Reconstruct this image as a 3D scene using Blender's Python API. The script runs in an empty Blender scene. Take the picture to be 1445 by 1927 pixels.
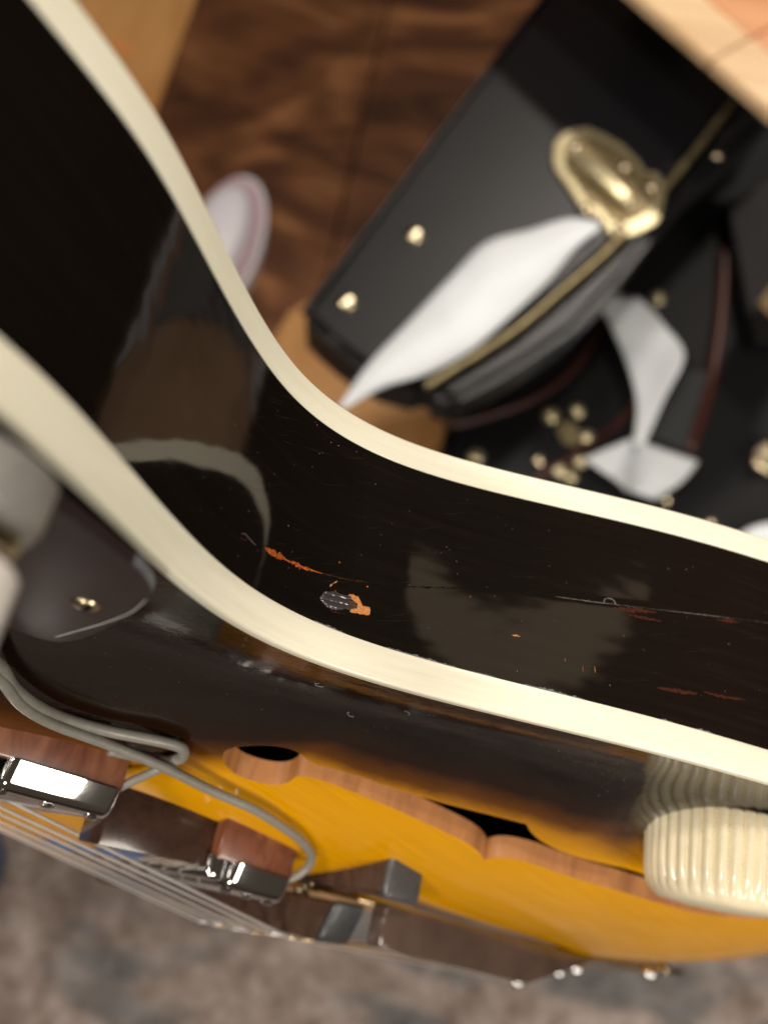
import bpy, bmesh, math, random
import numpy as np
from mathutils import Vector, Matrix, noise
from mathutils.geometry import delaunay_2d_cdt
random.seed(7)
PI = math.pi
sc = bpy.context.scene
C = sc.collection

# ------------------------------------------------------------------ camera
CAM = Vector((0, -0.02995, 1.0))
R_ = Vector((0.97920, 0.18641, 0.08009)); U_ = Vector((-0.20288, 0.89968, 0.38654)); F_ = Vector((0, 0.39475, -0.91879))
FPX = 1656.85
cd = bpy.data.cameras.new('camera'); cam = bpy.data.objects.new('camera', cd); C.objects.link(cam)
cam.matrix_world = Matrix(((R_.x, U_.x, -F_.x, CAM.x), (R_.y, U_.y, -F_.y, CAM.y), (R_.z, U_.z, -F_.z, CAM.z), (0, 0, 0, 1)))
cd.sensor_fit = 'HORIZONTAL'; cd.sensor_width = 36; cd.lens = 36 * FPX / 1445
cd.clip_start = 0.002; cd.clip_end = 30
cd.dof.use_dof = True; cd.dof.focus_distance = 0.138; cd.dof.aperture_fstop = 15.5
sc.camera = cam

# ------------------------------------------------------------------ world, lamps, exposure
w = bpy.data.worlds.new("World"); sc.world = w; w.use_nodes = True
w.node_tree.nodes['Background'].inputs[0].default_value = (0.9, 0.72, 0.55, 1)
w.node_tree.nodes['Background'].inputs[1].default_value = 0.06
def area(name, loc, target, size, power, col=(1, 0.90, 0.79), shape='DISK'):
    l = bpy.data.lights.new(name, 'AREA'); l.shape = shape; l.size = size; l.energy = power; l.color = col
    o = bpy.data.objects.new(name, l); C.objects.link(o); o.location = loc
    o.rotation_euler = (Vector(target) - Vector(loc)).to_track_quat('-Z', 'Y').to_euler(); return o
area('ceiling_lamp_a', (0.75, 1.65, 2.4), (0.1, 0.1, 0.8), 0.20, 27)
area('ceiling_lamp_b', (-0.9, -0.4, 2.3), (0.1, 0.1, 0.8), 0.30, 20)
area('ceiling_lamp_c', (-0.15, -1.3, 1.9), (0.0, 0, 0.85), 0.35, 10, (1, 0.92, 0.84))
area('added_fill_e', (0.05, 0.45, 2.6), (0.1, 0.4, 0), 0.16, 12)  # added fill from overhead, brightens the tissue and the floor
area('ceiling_lamp_d', (1.35, -0.95, 1.65), (0.0, 0, 0.9), 0.85, 22, (1, 0.92, 0.80))
g = area('added_reflection_light', (0.70, 0.40, 2.0), (0.05, 0.05, 0.9), 0.13, 0.12, (1, 0.76, 0.50), 'ELLIPSE'); g.data.size_y = 0.55  # unseen light added only for the warm reflection in the side
sc.view_settings.view_transform = 'Standard'; sc.view_settings.look = 'None'
sc.view_settings.exposure = 0.0; sc.view_settings.gamma = 1
sc.cycles.use_denoising = True
sc.cycles.max_bounces = 10; sc.cycles.glossy_bounces = 6; sc.cycles.caustics_reflective = False; sc.cycles.caustics_refractive = False

# ------------------------------------------------------------------ materials
def new_mat(name):
    m = bpy.data.materials.new(name); m.use_nodes = True
    nt = m.node_tree; return m, nt, nt.nodes['Principled BSDF']
def setp(b, **k):
    for n, v in k.items():
        i = b.inputs[n.replace('_', ' ')]
        i.default_value = (*v, 1) if isinstance(v, tuple) and len(i.default_value) == 4 else v
def N(nt, t, **k):
    n = nt.nodes.new(t)
    for a, v in k.items(): setattr(n, a, v)
    return n
def coords(nt, kind='Object', scale=(1, 1, 1), rot=(0, 0, 0)):
    tc = N(nt, 'ShaderNodeTexCoord'); mp = N(nt, 'ShaderNodeMapping')
    mp.inputs['Scale'].default_value = scale; mp.inputs['Rotation'].default_value = rot
    nt.links.new(tc.outputs[kind], mp.inputs[0]); return mp.outputs[0]
def ntex(nt, vec, scale, detail=4, rough=.55, dist=0):
    n = N(nt, 'ShaderNodeTexNoise'); n.inputs['Scale'].default_value = scale; n.inputs['Detail'].default_value = detail
    n.inputs['Roughness'].default_value = rough; n.inputs['Distortion'].default_value = dist
    nt.links.new(vec, n.inputs['Vector']); return n.outputs['Fac']
def ramp(nt, fac, stops, interp='LINEAR'):
    r = N(nt, 'ShaderNodeValToRGB'); cr = r.color_ramp; cr.interpolation = interp
    while len(cr.elements) < len(stops): cr.elements.new(0.5)
    for e, (p, c) in zip(cr.elements, stops):
        e.position = p; e.color = (*c, 1) if isinstance(c, tuple) else (c, c, c, 1)
    nt.links.new(fac, r.inputs[0]); return r.outputs[0]
def bump(nt, b, h, strength, dist=0.001):
    n = N(nt, 'ShaderNodeBump'); n.inputs['Strength'].default_value = strength; n.inputs['Distance'].default_value = dist
    nt.links.new(h, n.inputs['Height']); nt.links.new(n.outputs[0], b.inputs['Normal']); return n
def maprange(nt, v, a, b_, c, d):
    n = N(nt, 'ShaderNodeMapRange'); 
    for i, x in enumerate((a, b_, c, d)): n.inputs[i + 1].default_value = x
    nt.links.new(v, n.inputs[0]); return n.outputs[0]
def plain(name, col, rough=.5, metal=0, coat=0, nscale=0, nb=0, var=0.0, kind='Object'):
    m, nt, b = new_mat(name); setp(b, Specular_IOR_Level=(.1 if ('rubbed' in name or 'crack' in name or 'scratch' in name) else .22 if 'black_' in name and 'guard' not in name and name != 'black_tolex' else .5), Base_Color=col, Roughness=rough, Metallic=metal, Coat_Weight=coat, Coat_Roughness=.05)
    if nscale:
        v = coords(nt, kind); f = ntex(nt, v, nscale, 6)
        if nb: bump(nt, b, f, nb, .0005)
        c2 = ramp(nt, f, [(.3, tuple(x * (1 - var) for x in col)), (.7, tuple(min(1, x * (1 + var)) for x in col))])
        nt.links.new(c2, b.inputs['Base Color'])
    return m

# lacquer of the sides: UV = millimetres along the side, millimetres across it
def m_side():
    m, nt, b = new_mat('dark_lacquer_side')
    uv = coords(nt, 'UV'); st = coords(nt, 'UV', (.018, .5, 1), (0, 0, 0.07))
    base = ramp(nt, ntex(nt, st, 1.3, 7, .6), [(.36, (.0045, .0034, .0026)), (.58, (.0058, .0042, .0032)), (.72, (.010, .0055, .004))])
    # warmer towards the tail
    sx = N(nt, 'ShaderNodeSeparateXYZ'); nt.links.new(uv, sx.inputs[0])
    k = maprange(nt, sx.outputs[0], 40, 110, 0, 1)
    mx = N(nt, 'ShaderNodeMix', data_type='RGBA'); nt.links.new(k, mx.inputs[0]); nt.links.new(base, mx.inputs[6])
    red = ramp(nt, ntex(nt, st, 2.1, 6, .6), [(.4, (.0075, .004, .003)), (.62, (.011, .0055, .004)), (.76, (.026, .009, .005))])
    nt.links.new(red, mx.inputs[7]); nt.links.new(mx.outputs[2], b.inputs['Base Color'])
    f2 = ntex(nt, coords(nt, 'UV', (.25, 2.2, 1), (0, 0, .12)), 1.1, 8, .7)
    nt.links.new(ramp(nt, f2, [(.5, .05), (.68, .10), (.8, .26)]), b.inputs['Roughness'])
    # slow waviness of an old finish and fine scratches
    h1 = ntex(nt, coords(nt, 'UV', (.06, .10, 1)), 1.0, 2); h2 = ntex(nt, coords(nt, 'UV', (.6, 6, 1), (0, 0, .2)), 1.5, 5, .7)
    h1m = N(nt, 'ShaderNodeMath', operation='MULTIPLY_ADD'); nt.links.new(h1, h1m.inputs[0]); h1m.inputs[1].default_value = .7
    h2m = N(nt, 'ShaderNodeMath', operation='MULTIPLY'); nt.links.new(h2, h2m.inputs[0]); h2m.inputs[1].default_value = .005
    nt.links.new(h2m.outputs[0], h1m.inputs[2])
    bump(nt, b, h1m.outputs[0], .26, .0005)
    setp(b, Coat_Weight=.0, Specular_IOR_Level=.55)
    return m
def m_top():
    m, nt, b = new_mat('sunburst_lacquer')
    at = N(nt, 'ShaderNodeAttribute', attribute_name='burst')
    v = coords(nt, 'Object', (1, 1, 1)); n1 = ntex(nt, v, 90, 4)
    ad = N(nt, 'ShaderNodeMath', operation='MULTIPLY_ADD'); nt.links.new(n1, ad.inputs[0]); ad.inputs[1].default_value = .08
    nt.links.new(at.outputs['Fac'], ad.inputs[2])
    c = ramp(nt, ad.outputs[0], [(.0, (.0060, .0038, .003)), (.50, (.0075, .0045, .003)), (.62, (.016, .0060, .003)), (.72, (.10, .033, .004)), (.80, (.40, .165, .006)), (1.0, (.68, .315, .001))])
    # faint spruce grain
    g = ntex(nt, coords(nt, 'UV', (.02, 1.6, 1)), 1.6, 5)
    mx = N(nt, 'ShaderNodeMix', data_type='RGBA', blend_type='MULTIPLY'); mx.inputs[0].default_value = 1
    nt.links.new(c, mx.inputs[6]); nt.links.new(ramp(nt, g, [(.35, (.80, .78, .74)), (.65, (1, 1, 1))]), mx.inputs[7])
    nt.links.new(mx.outputs[2], b.inputs['Base Color'])
    f = ntex(nt, coords(nt, 'UV', (.4, .9, 1)), 1.2, 8, .7)
    nt.links.new(ramp(nt, f, [(.45, .06), (.62, .10), (.78, .25)]), b.inputs['Roughness'])
    h = ntex(nt, coords(nt, 'UV', (.35, .5, 1)), 1.0, 5, .55); bump(nt, b, h, .07, .0006)
    setp(b, Specular_IOR_Level=.22, Coat_Weight=.0, Coat_Roughness=.035, Coat_IOR=1.45); return m
def m_binding():
    m, nt, b = new_mat('aged_ivory_binding')
    uv = coords(nt, 'UV', (.03, .5, 1))
    c = ramp(nt, ntex(nt, uv, 1.6, 7, .62), [(.30, (.70, .66, .52)), (.5, (.745, .715, .575)), (.72, (.77, .75, .62))])
    sp = ntex(nt, coords(nt, 'UV', (.25, 1.1, 1)), 1.5, 9, .75)
    mx = N(nt, 'ShaderNodeMix', data_type='RGBA'); nt.links.new(c, mx.inputs[6]); mx.inputs[7].default_value = (.34, .23, .10, 1)
    pits = ntex(nt, coords(nt, 'UV', (1.2, 1.6, 1)), 2.2, 3, .6)
    mm = N(nt, 'ShaderNodeMath', operation='MAXIMUM'); nt.links.new(ramp(nt, sp, [(.62, 0.0), (.74, .5)]), mm.inputs[0]); nt.links.new(ramp(nt, pits, [(.735, 0.0), (.76, .8)]), mm.inputs[1])
    nt.links.new(mm.outputs[0], mx.inputs[0]); nt.links.new(mx.outputs[2], b.inputs['Base Color'])
    setp(b, Roughness=.32, Subsurface_Weight=.12, Subsurface_Radius=(.002, .0015, .0008), Subsurface_Scale=.6, Coat_Weight=.25, Coat_Roughness=.12)
    bump(nt, b, ntex(nt, coords(nt, 'UV', (.3, 1.5, 1)), 1.3, 6), .12, .0004); return m
def m_wood(name, c1, c2, c3, scale=(1, 1, 1), ts=1, rough=.5, coat=.2, kind='Object', rot=(0, 0, 0), dist=1.2, nb=.1):
    m, nt, b = new_mat(name); v = coords(nt, kind, scale, rot); f = ntex(nt, v, ts, 7, .6, dist)
    nt.links.new(ramp(nt, f, [(.3, c1), (.5, c2), (.7, c3)]), b.inputs['Base Color'])
    setp(b, Roughness=rough, Coat_Weight=coat, Coat_Roughness=.1)
    if nb: bump(nt, b, f, nb, .0006)
    return m
M = {}
M['side'] = m_side(); M['top'] = m_top(); M['binding'] = m_binding()
M['raw'] = m_wood('raw_top_edge_wood', (.30, .115, .034), (.40, .165, .052), (.47, .21, .072), (40, 40, 500), 1, .55, .1)
M['ring'] = m_wood('pickup_ring_mahogany', (.065, .016, .008), (.15, .048, .022), (.25, .10, .05), (40, 40, 180), 1, .32, .5)
M['rosewood'] = m_wood('bridge_rosewood', (.030, .014, .009), (.055, .028, .018), (.085, .045, .03), (120, 120, 500), 1, .42, .15)
M['ebony'] = plain('ebony_end_grain', (.050, .050, .054), .45, 0, .2, 900, .2, .2)
M['ebony_dark'] = plain('ebony_plain_dark', (.028, .028, .031), .4, 0, .2, 900, .2, .2)  # plain dark grey tone of the saddle end
M['chrome'] = plain('chrome', (.80, .80, .80), .07, 1, 0, 260, .03, .03)
M['nickel'] = plain('aged_nickel', (.56, .46, .30), .24, 1, 0, 500, .15, .25)
M['guard'] = plain('black_guard', (.016, .0085, .0085), .38, 0, .0, 300, .03, .2)
M['mirror_brown'] = plain('dark_brown_gloss', (.040, .020, .014), .2, 0, .5, 300, .05, .3)
M['plate'] = plain('brown_sheen_strip', (.075, .050, .040), .10, 0, 1, 60, .05, .3)  # tone of the reflection strip behind the bridge
M['guard_lit_edge'] = plain('black_guard_edge', (.105, .115, .13), .5, 0, 0, 900, .2, .25)  # edge toned paler than the guard for the light it catches
M['grey_metal'] = plain('grey_pot_metal', (.26, .245, .23), .4, .3, 0, 700, .08, .1)
M['white_plastic'] = plain('white_plastic_knob', (.74, .70, .66), .3, 0, .3, 300, .05, .05)
M['cream'] = plain('cream_plastic', (.74, .66, .46), .26, 0, .35, 260, .05, .06)
M['cable'] = plain('grey_rubber_cable', (.20, .19, .165), .42, 0, .1, 600, .05, .1)
M['bronze'] = plain('string_bronze', (.66, .50, .30), .3, 1)
M['steel'] = plain('string_steel', (.80, .76, .74), .30, .35)
M['chip_wood'] = plain('exposed_wood_chip', (.55, .22, .055), .7, 0, 0, 3500, .8, .35)
M['chip_grey'] = plain('splintered_lacquer', (.05, .042, .046), .22, .2, .6, 0)
M['crack_orange'] = plain('crack_orange', (.30, .065, .012), .5, 0, .2, 2500, .7, .95)
M['crack_dark'] = plain('crack_dark', (.002, .0015, .001), .8)
M['crack_red'] = plain('rubbed_red', (.040, .009, .004), .7, 0, 0, 3000, .3, .7)
M['pale_edge'] = plain('pale_lip_highlight', (.12, .105, .085), .3)
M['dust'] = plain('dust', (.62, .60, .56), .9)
M['scratch'] = plain('scratch', (.035, .033, .030), .5)
M['dirt'] = plain('polish_residue', (.13, .13, .13), .8, 0, 0, 3000, .8, .6)

# background materials
M['tolex'] = plain('black_tolex', (.0055, .006, .0075), .34, 0, 0, 1500, .35, .25)
M['tolexb'] = plain('black_tolex_dull', (.006, .0063, .0075), .62, 0, 0, 1500, .5, .25)
M['tolex_in'] = plain('black_case_cloth', (.006, .006, .007), .55, 0, 0, 900, .4, .3)  # one even dull black for cloth-covered parts
M['brass'] = plain('brass_plated_hardware', (.70, .61, .38), .30, .80, 0, 90, .05, .08)
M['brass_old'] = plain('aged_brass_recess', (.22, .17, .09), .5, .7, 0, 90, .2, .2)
M['brassn'] = plain('nickel_brass_studs', (.74, .63, .44), .22, 1)
M['trim'] = plain('brass_seam_trim', (.34, .28, .15), .38, .7, 0, 300, .6, .4)
M['redtrim'] = plain('dark_red_piping', (.055, .014, .010), .45)
M['strap'] = plain('grey_strap', (.03, .033, .034), .6)
M['paper'] = plain('white_tissue_paper', (.74, .785, .83), .75, 0, 0, 25, .8, .03)
M['sole'] = plain('white_sneaker_rubber', (.60, .56, .60), .5)
M['toe'] = plain('white_sneaker_toe', (.62, .60, .65), .45)
M['band'] = plain('pinkish_sneaker_band', (.40, .28, .32), .6)
M['denim'] = m_wood('blue_denim', (.03, .06, .13), (.05, .10, .20), (.09, .15, .27), (60, 60, 60), 1, .9, 0, nb=.2)
M['board'] = m_wood('pale_maple_board', (.52, .33, .17), (.66, .45, .25), (.74, .54, .32), (4, 60, 60), 1, .45, .2, rot=(0, 0, .7))
M['board_in'] = m_wood('orange_maple_panel', (.50, .20, .08), (.60, .27, .12), (.68, .34, .16), (4, 40, 40), 1, .4, .3, rot=(0, 0, .7))
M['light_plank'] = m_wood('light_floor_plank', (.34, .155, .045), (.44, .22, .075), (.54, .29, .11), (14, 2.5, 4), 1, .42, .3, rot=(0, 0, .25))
M['mirrored_plank'] = m_wood('mirrored_tan_plank', (.22, .12, .065), (.32, .185, .11), (.42, .26, .16), (14, 2.5, 4), 1, .5, .1)  # paler planks out of view, added to brighten the side's reflection
def m_floor():
    m, nt, b = new_mat('swirled_brown_floor')
    v = coords(nt, 'Object', (2.6, 5.0, 3), (0, 0, .9)); f = ntex(nt, v, 1.15, 3, .45, 2.6)
    c = ramp(nt, f, [(.30, (.034, .011, .004)), (.44, (.070, .025, .009)), (.58, (.135, .052, .019)), (.74, (.25, .110, .042))])
    nt.links.new(c, b.inputs['Base Color']); setp(b, Roughness=.38, Coat_Weight=.2, Coat_Roughness=.15); return m
M['floor'] = m_floor()
def m_rug():
    m, nt, b = new_mat('mottled_rug')
    v = coords(nt, 'Object', (1, 1, 1)); f = ntex(nt, v, 40, 6, .6, .2); g = ntex(nt, coords(nt, 'Object', (2.2, 6, 1), (0, 0, -.22)), 2.2, 3)
    c1 = ramp(nt, f, [(.34, (.15, .110, .090)), (.5, (.235, .185, .160)), (.66, (.35, .295, .27))])
    c2 = ramp(nt, f, [(.3, (.07, .066, .066)), (.6, (.16, .152, .148))])
    mx = N(nt, 'ShaderNodeMix', data_type='RGBA'); nt.links.new(c1, mx.inputs[6]); nt.links.new(c2, mx.inputs[7])
    nt.links.new(ramp(nt, g, [(.46, 0.0), (.56, 1.0)]), mx.inputs[0]); nt.links.new(mx.outputs[2], b.inputs['Base Color'])
    setp(b, Roughness=.95); bump(nt, b, ntex(nt, v, 220, 4), 1, .004); return m
M['rug'] = m_rug()

# ------------------------------------------------------------------ helpers
def root(name, loc, label, cat, group=None):
    o = bpy.data.objects.new(name, None); C.objects.link(o); o.location = loc; o.empty_display_size = .01
    o['label'] = label; o['category'] = cat
    if group: o['group'] = group
    return o
def rootloc(p):
    l = Vector((0, 0, 0))
    while p is not None: l = l + p.location; p = p.parent
    return l
def mesh_obj(name, verts, faces, mat, parent=None, smooth=True, uvs=None, loc=None, label=None, kind=None, mats=None, fmat=None, recalc=True, attr=None):
    """verts in world metres; the mesh is stored relative to its root"""
    off = rootloc(parent) if parent else Vector(loc if loc is not None else (0, 0, 0))
    me = bpy.data.meshes.new(name)
    me.from_pydata([tuple(Vector(v) - off) for v in verts], [], [tuple(f) for f in faces]); me.update()
    if uvs is not None:
        ul = me.uv_layers.new(name='UVMap')
        vi = np.zeros(len(me.loops), int); me.loops.foreach_get('vertex_index', vi)
        ul.data.foreach_set('uv', np.array(uvs, float)[vi].ravel())
    if recalc:
        bm = bmesh.new(); bm.from_mesh(me); bmesh.ops.recalc_face_normals(bm, faces=bm.faces); bm.to_mesh(me); bm.free()
    if attr is not None:
        a = me.attributes.new('burst', 'FLOAT', 'POINT'); a.data.foreach_set('value', np.array(attr, float))
    for m_ in (mats or [mat]): me.materials.append(m_)
    if fmat is not None: me.polygons.foreach_set('material_index', fmat)
    if smooth: me.polygons.foreach_set('use_smooth', [True] * len(me.polygons))
    o = bpy.data.objects.new(name, me); C.objects.link(o)
    if parent: o.parent = parent
    else: o.location = off
    if label: o['label'] = label
    if kind: o['kind'] = kind
    return o
def bmdata(bm):
    bm.verts.ensure_lookup_table(); bm.verts.index_update()
    return [v.co.copy() for v in bm.verts], [[v.index for v in f.verts] for f in bm.faces]
def auto(o, ang=35):
    me = o.data
    me.set_sharp_from_angle(angle=math.radians(ang)); return o

# guitar frame: u along the body towards the tail, v across towards the far (bass) edge, z out of the top; millimetres
A = math.radians(-42); E1 = (math.cos(A), math.sin(A)); E2 = (math.sin(A), -math.cos(A))
def G(u, v, z):
    x = -10 + u * E1[0] + v * E2[0]; y = -122 + u * E1[1] + v * E2[1]
    return Vector((x / 1000, -z / 1000, 1.0 + y / 1000))
def at_z(px, py, Z):
    d = R_ * ((px - 722.5) / FPX) + U_ * ((963.5 - py) / FPX) + F_
    return CAM + d * ((Z - CAM.z) / d.z)

K = [(-232,115),(-230,80),(-222,50),(-205,15),(-180,-16),(-150,-36),(-120,-44),(-95,-43),(-75,-34.8),(-60,-29.2),(-50,-24.6),(-40,-18.0),(-30,-11.0),(-20,-4.7),(-10,.4),(0,3.1),(10,3.2),(20,.6),(30,-4.3),(40,-10.6),(50,-17.2),(60,-23.5),(70,-28.9),(80,-33.6),(90,-38),(105,-44.5),(122,-51.5),(145,-59),(175,-63),(210,-58),(245,-41),(275,-9),(295,35),(306,80),(309,115)]
def catmull(P, n):
    P = np.array(P, float); P = np.vstack([2*P[0]-P[1], P, 2*P[-1]-P[-2]]); o = []
    for i in range(1, len(P) - 2):
        p0, p1, p2, p3 = P[i-1], P[i], P[i+1], P[i+2]
        for k in range(n):
            t = k / n; o.append(.5*((2*p1)+(-p0+p2)*t+(2*p0-5*p1+4*p2-p3)*t*t+(-p0+3*p1-3*p2+p3)*t**3))
    o.append(P[-2]); return np.array(o)
half = catmull(K, 12)
for _ in range(60):                                   # fair the curve so the gloss runs smoothly
    half[1:-1] = .5 * half[1:-1] + .25 * (half[:-2] + half[2:])
OUT = np.vstack([half, np.c_[half[:, 0], 230 - half[:, 1]][::-1][1:-1]])      # closed outline
NO = len(OUT)
tan = np.roll(OUT, -1, 0) - np.roll(OUT, 1, 0); tan /= np.hypot(tan[:, 0], tan[:, 1])[:, None]
NRM = np.c_[tan[:, 1], -tan[:, 0]]                    # outward on the treble side (-v)
if NRM[NO // 4][1] > 0: NRM = -NRM
seg = np.hypot(*(np.roll(OUT, -1, 0) - OUT).T); ARC = np.r_[0, np.cumsum(seg)[:-1]]
ARC -= ARC[np.argmin(np.hypot(OUT[:, 0], OUT[:, 1] - 3))]
def depth(u, v):                                      # body is a little deeper towards the tail
    x = -10 + u * E1[0] + v * E2[0]; y = -122 + u * E1[1] + v * E2[1]
    return 42 * (1 + .0466 * (x / 42 - .4) - .0281 * (max(-200, y) / 42 + 2.7))
def sdist(Q, stride=3):
    Q = np.atleast_2d(Q); best = np.full(len(Q), 1e9); Aa = OUT[::stride]; Bb = np.roll(Aa, -1, 0)
    for a, b in zip(Aa, Bb):
        ab = b - a; t = np.clip(((Q - a) @ ab) / max(ab @ ab, 1e-9), 0, 1)
        best = np.minimum(best, np.hypot(*(Q - a - t[:, None] * ab).T))
    return best
def arch(Q):
    Q = np.atleast_2d(np.array(Q, float)); d = 3.5 * np.log1p(np.exp((sdist(Q) - 8) / 3.5)); s = np.clip((Q[:, 0] - 145) / 110, 0, 1); s = s*s*(3-2*s)
    return (35 + 7 * s) * (1 - np.exp(-(d / 60) ** 1.7)) * (1 - .80 * np.exp(-((Q[:, 0]-111)**2 + (Q[:, 1]+12)**2) / (2*10.5**2)))
def H(u, v): return float(arch([(u, v)])[0])
def inside(Q, poly):
    Q = np.atleast_2d(Q); x, y = Q[:, 0], Q[:, 1]; c = np.zeros(len(Q), bool); P = np.array(poly); j = len(P) - 1
    for i in range(len(P)):
        xi, yi = P[i]; xj, yj = P[j]
        if yi != yj: c ^= ((yi > y) != (yj > y)) & (x < (xj - xi) * (y - yi) / (yj - yi) + xi)
        j = i
    return c

# ================================================================== THE GUITAR
gt = root('archtop_guitar', G(150, 292, -20), 'glossy sunburst archtop guitar with cream binding, its side cracked and chipped at the waist', 'guitar')

# crack line: height of the crack on the side as a function of u
CK = np.array([(-14,-11.3),(-11.8,-11.6),(-9.8,-11.8),(-5.9,-12.2),(1.5,-12.7),(10.1,-13.9),(21.1,-16.4),(31,-19.3),(37.2,-21.5),(43.7,-22.1),(53.5,-23.5),(66,-25.9),(81.3,-29.0),(95,-31.5),(120,-33)])
def ckz(u): return float(np.interp(u, CK[:, 0], CK[:, 1]))
HB = 5.6
def side_mesh():
    V, Fc, UV = [], [], []; nz = 70
    for i in range(NO):
        u, v = OUT[i]; D = depth(u, v) - 4.8; nx, ny = NRM[i]
        for k in range(nz + 1):
            t = k / nz; z = -HB + 0.3 - t * (D - HB + .6)
            off = -.10
            if v < 20 and -20 < u < 130:              # the lower lip of the long crack stands slightly proud
                dz = z - ckz(u); s = min(1, max(0, (u - 30) / 20)); off += s * .16 * (1 / (1 + math.exp(-dz / .18))) * math.exp(-max(dz, 0) / 5)
            V.append(G(u + nx * off, v + ny * off, z)); UV.append((ARC[i], z))
    for i in range(NO):
        j = (i + 1) % NO
        for k in range(nz): a = i*(nz+1)+k; b = j*(nz+1)+k; Fc.append((a, b, b+1, a+1))
    return V, Fc, UV
V, Fc, UV = side_mesh()
side = mesh_obj('side', V, Fc, M['side'], gt, uvs=UV, label='dark lacquered side with a long crack, a chip and scratches')

def binding(name, zc, sign, hb, lab):
    """sweep a rounded strip; zc(u,v) is the outer edge, sign +1 front, -1 back"""
    prof = []                                         # (outward offset, distance inward from the outer edge)
    r = .55
    for k in range(6): a = k / 5 * PI / 2; prof.append((.10 - r + r * math.cos(a), -(r - r * math.sin(a)) ))
    prof = prof[::-1]                                 # starts at top face
    prof = [(-1.7, 0)] + [(p[0], p[1]) for p in prof] + [(.12, -hb*.3), (.13, -hb*.6), (.11, -hb + .15), (.02, -hb), (-.5, -hb), (-1.7, -hb)]
    V, Fc, UV = [], [], []; n = len(prof)
    for i in range(NO):
        u, v = OUT[i]; nx, ny = NRM[i]; z0 = zc(u, v)
        for q, (o, dz) in enumerate(prof):
            V.append(G(u + nx * o, v + ny * o, z0 + sign * dz)); UV.append((ARC[i], q * .8 if q < 7 else 5 - dz))
    for i in range(NO):
        j = (i + 1) % NO
        for q in range(n): a, b = i*n+q, j*n+q; c, d = j*n+(q+1) % n, i*n+(q+1) % n; Fc.append((a, b, c, d))
    o = mesh_obj(name, V, Fc, M['binding'], gt, uvs=UV, label=lab); return auto(o, 50)
binding('binding', lambda u, v: 0.0, 1, HB, 'wide cream binding along the top edge')
binding('binding', lambda u, v: -depth(u, v), -1, 4.8, 'cream binding along the back edge')

# f-hole outlines on the top
FB = [(24.1,42.9),(26.3,44.9),(31.6,47.3),(37.4,46.2),(40.9,43.6),(41.2,40.8),(39.6,38.6),(43.7,36.6),(48.5,35.2),(60.8,31.7),(72.6,28.7),(79.5,27.2),(84.4,27.1),(88.0,28.4),(87.6,25.7),(90.1,23.3),(95.1,21.0),(110.9,17.2),(126.0,12.4),(140.9,6.7),(151,1.5),(159,-5.5)]
FT = [(25.0,39.9),(28.6,35.8),(32.8,33.2),(36.5,33.4),(38.6,34.6),(41.5,32.9),(46.6,30.6),(56.6,26.8),(66,21.9),(74,17.0),(80.6,13.3),(83.0,14.2),(88,14.6),(95.1,13.6),(106.7,10.9),(120,7.2),(134,2.8),(146,-2.4),(155,-8)]
def loopcirc(cx, cy, r, a0, a1, n): return [(cx + r*math.cos(math.radians(a0+(a1-a0)*k/n)), cy + r*math.sin(math.radians(a0+(a1-a0)*k/n))) for k in range(n+1)]
tail_loop = [(163,-7),(168,-4),(172,-6),(174,-11),(171,-17),(165,-19),(160,-17),(157,-12.5)]
def dense(P, closed=True, step=1.2):
    P = np.array(P, float); o = []
    m = len(P) if closed else len(P) - 1
    for i in range(m):
        a = P[i]; b = P[(i+1) % len(P)]; n = max(1, int(np.hypot(*(b-a)) / step))
        for k in range(n): o.append(a + (b-a)*k/n)
    return np.array(o)
def smooth_loop(P, keep, it=3):
    P = P.copy()
    for _ in range(it):
        Q = .5*P + .25*(np.roll(P, 1, 0) + np.roll(P, -1, 0)); Q[keep] = P[keep]; P = Q
    return P
FH = dense(FB + tail_loop + FT[::-1])
keep = [i for i, p in enumerate(FH) if min(np.hypot(p[0]-88.0, p[1]-28.4), np.hypot(p[0]-80.6, p[1]-13.3), np.hypot(p[0]-41.2, p[1]-39.8)) < .9]
FH = smooth_loop(FH, keep)
FH2 = np.c_[FH[:, 0], 230 - FH[:, 1]]

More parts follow.
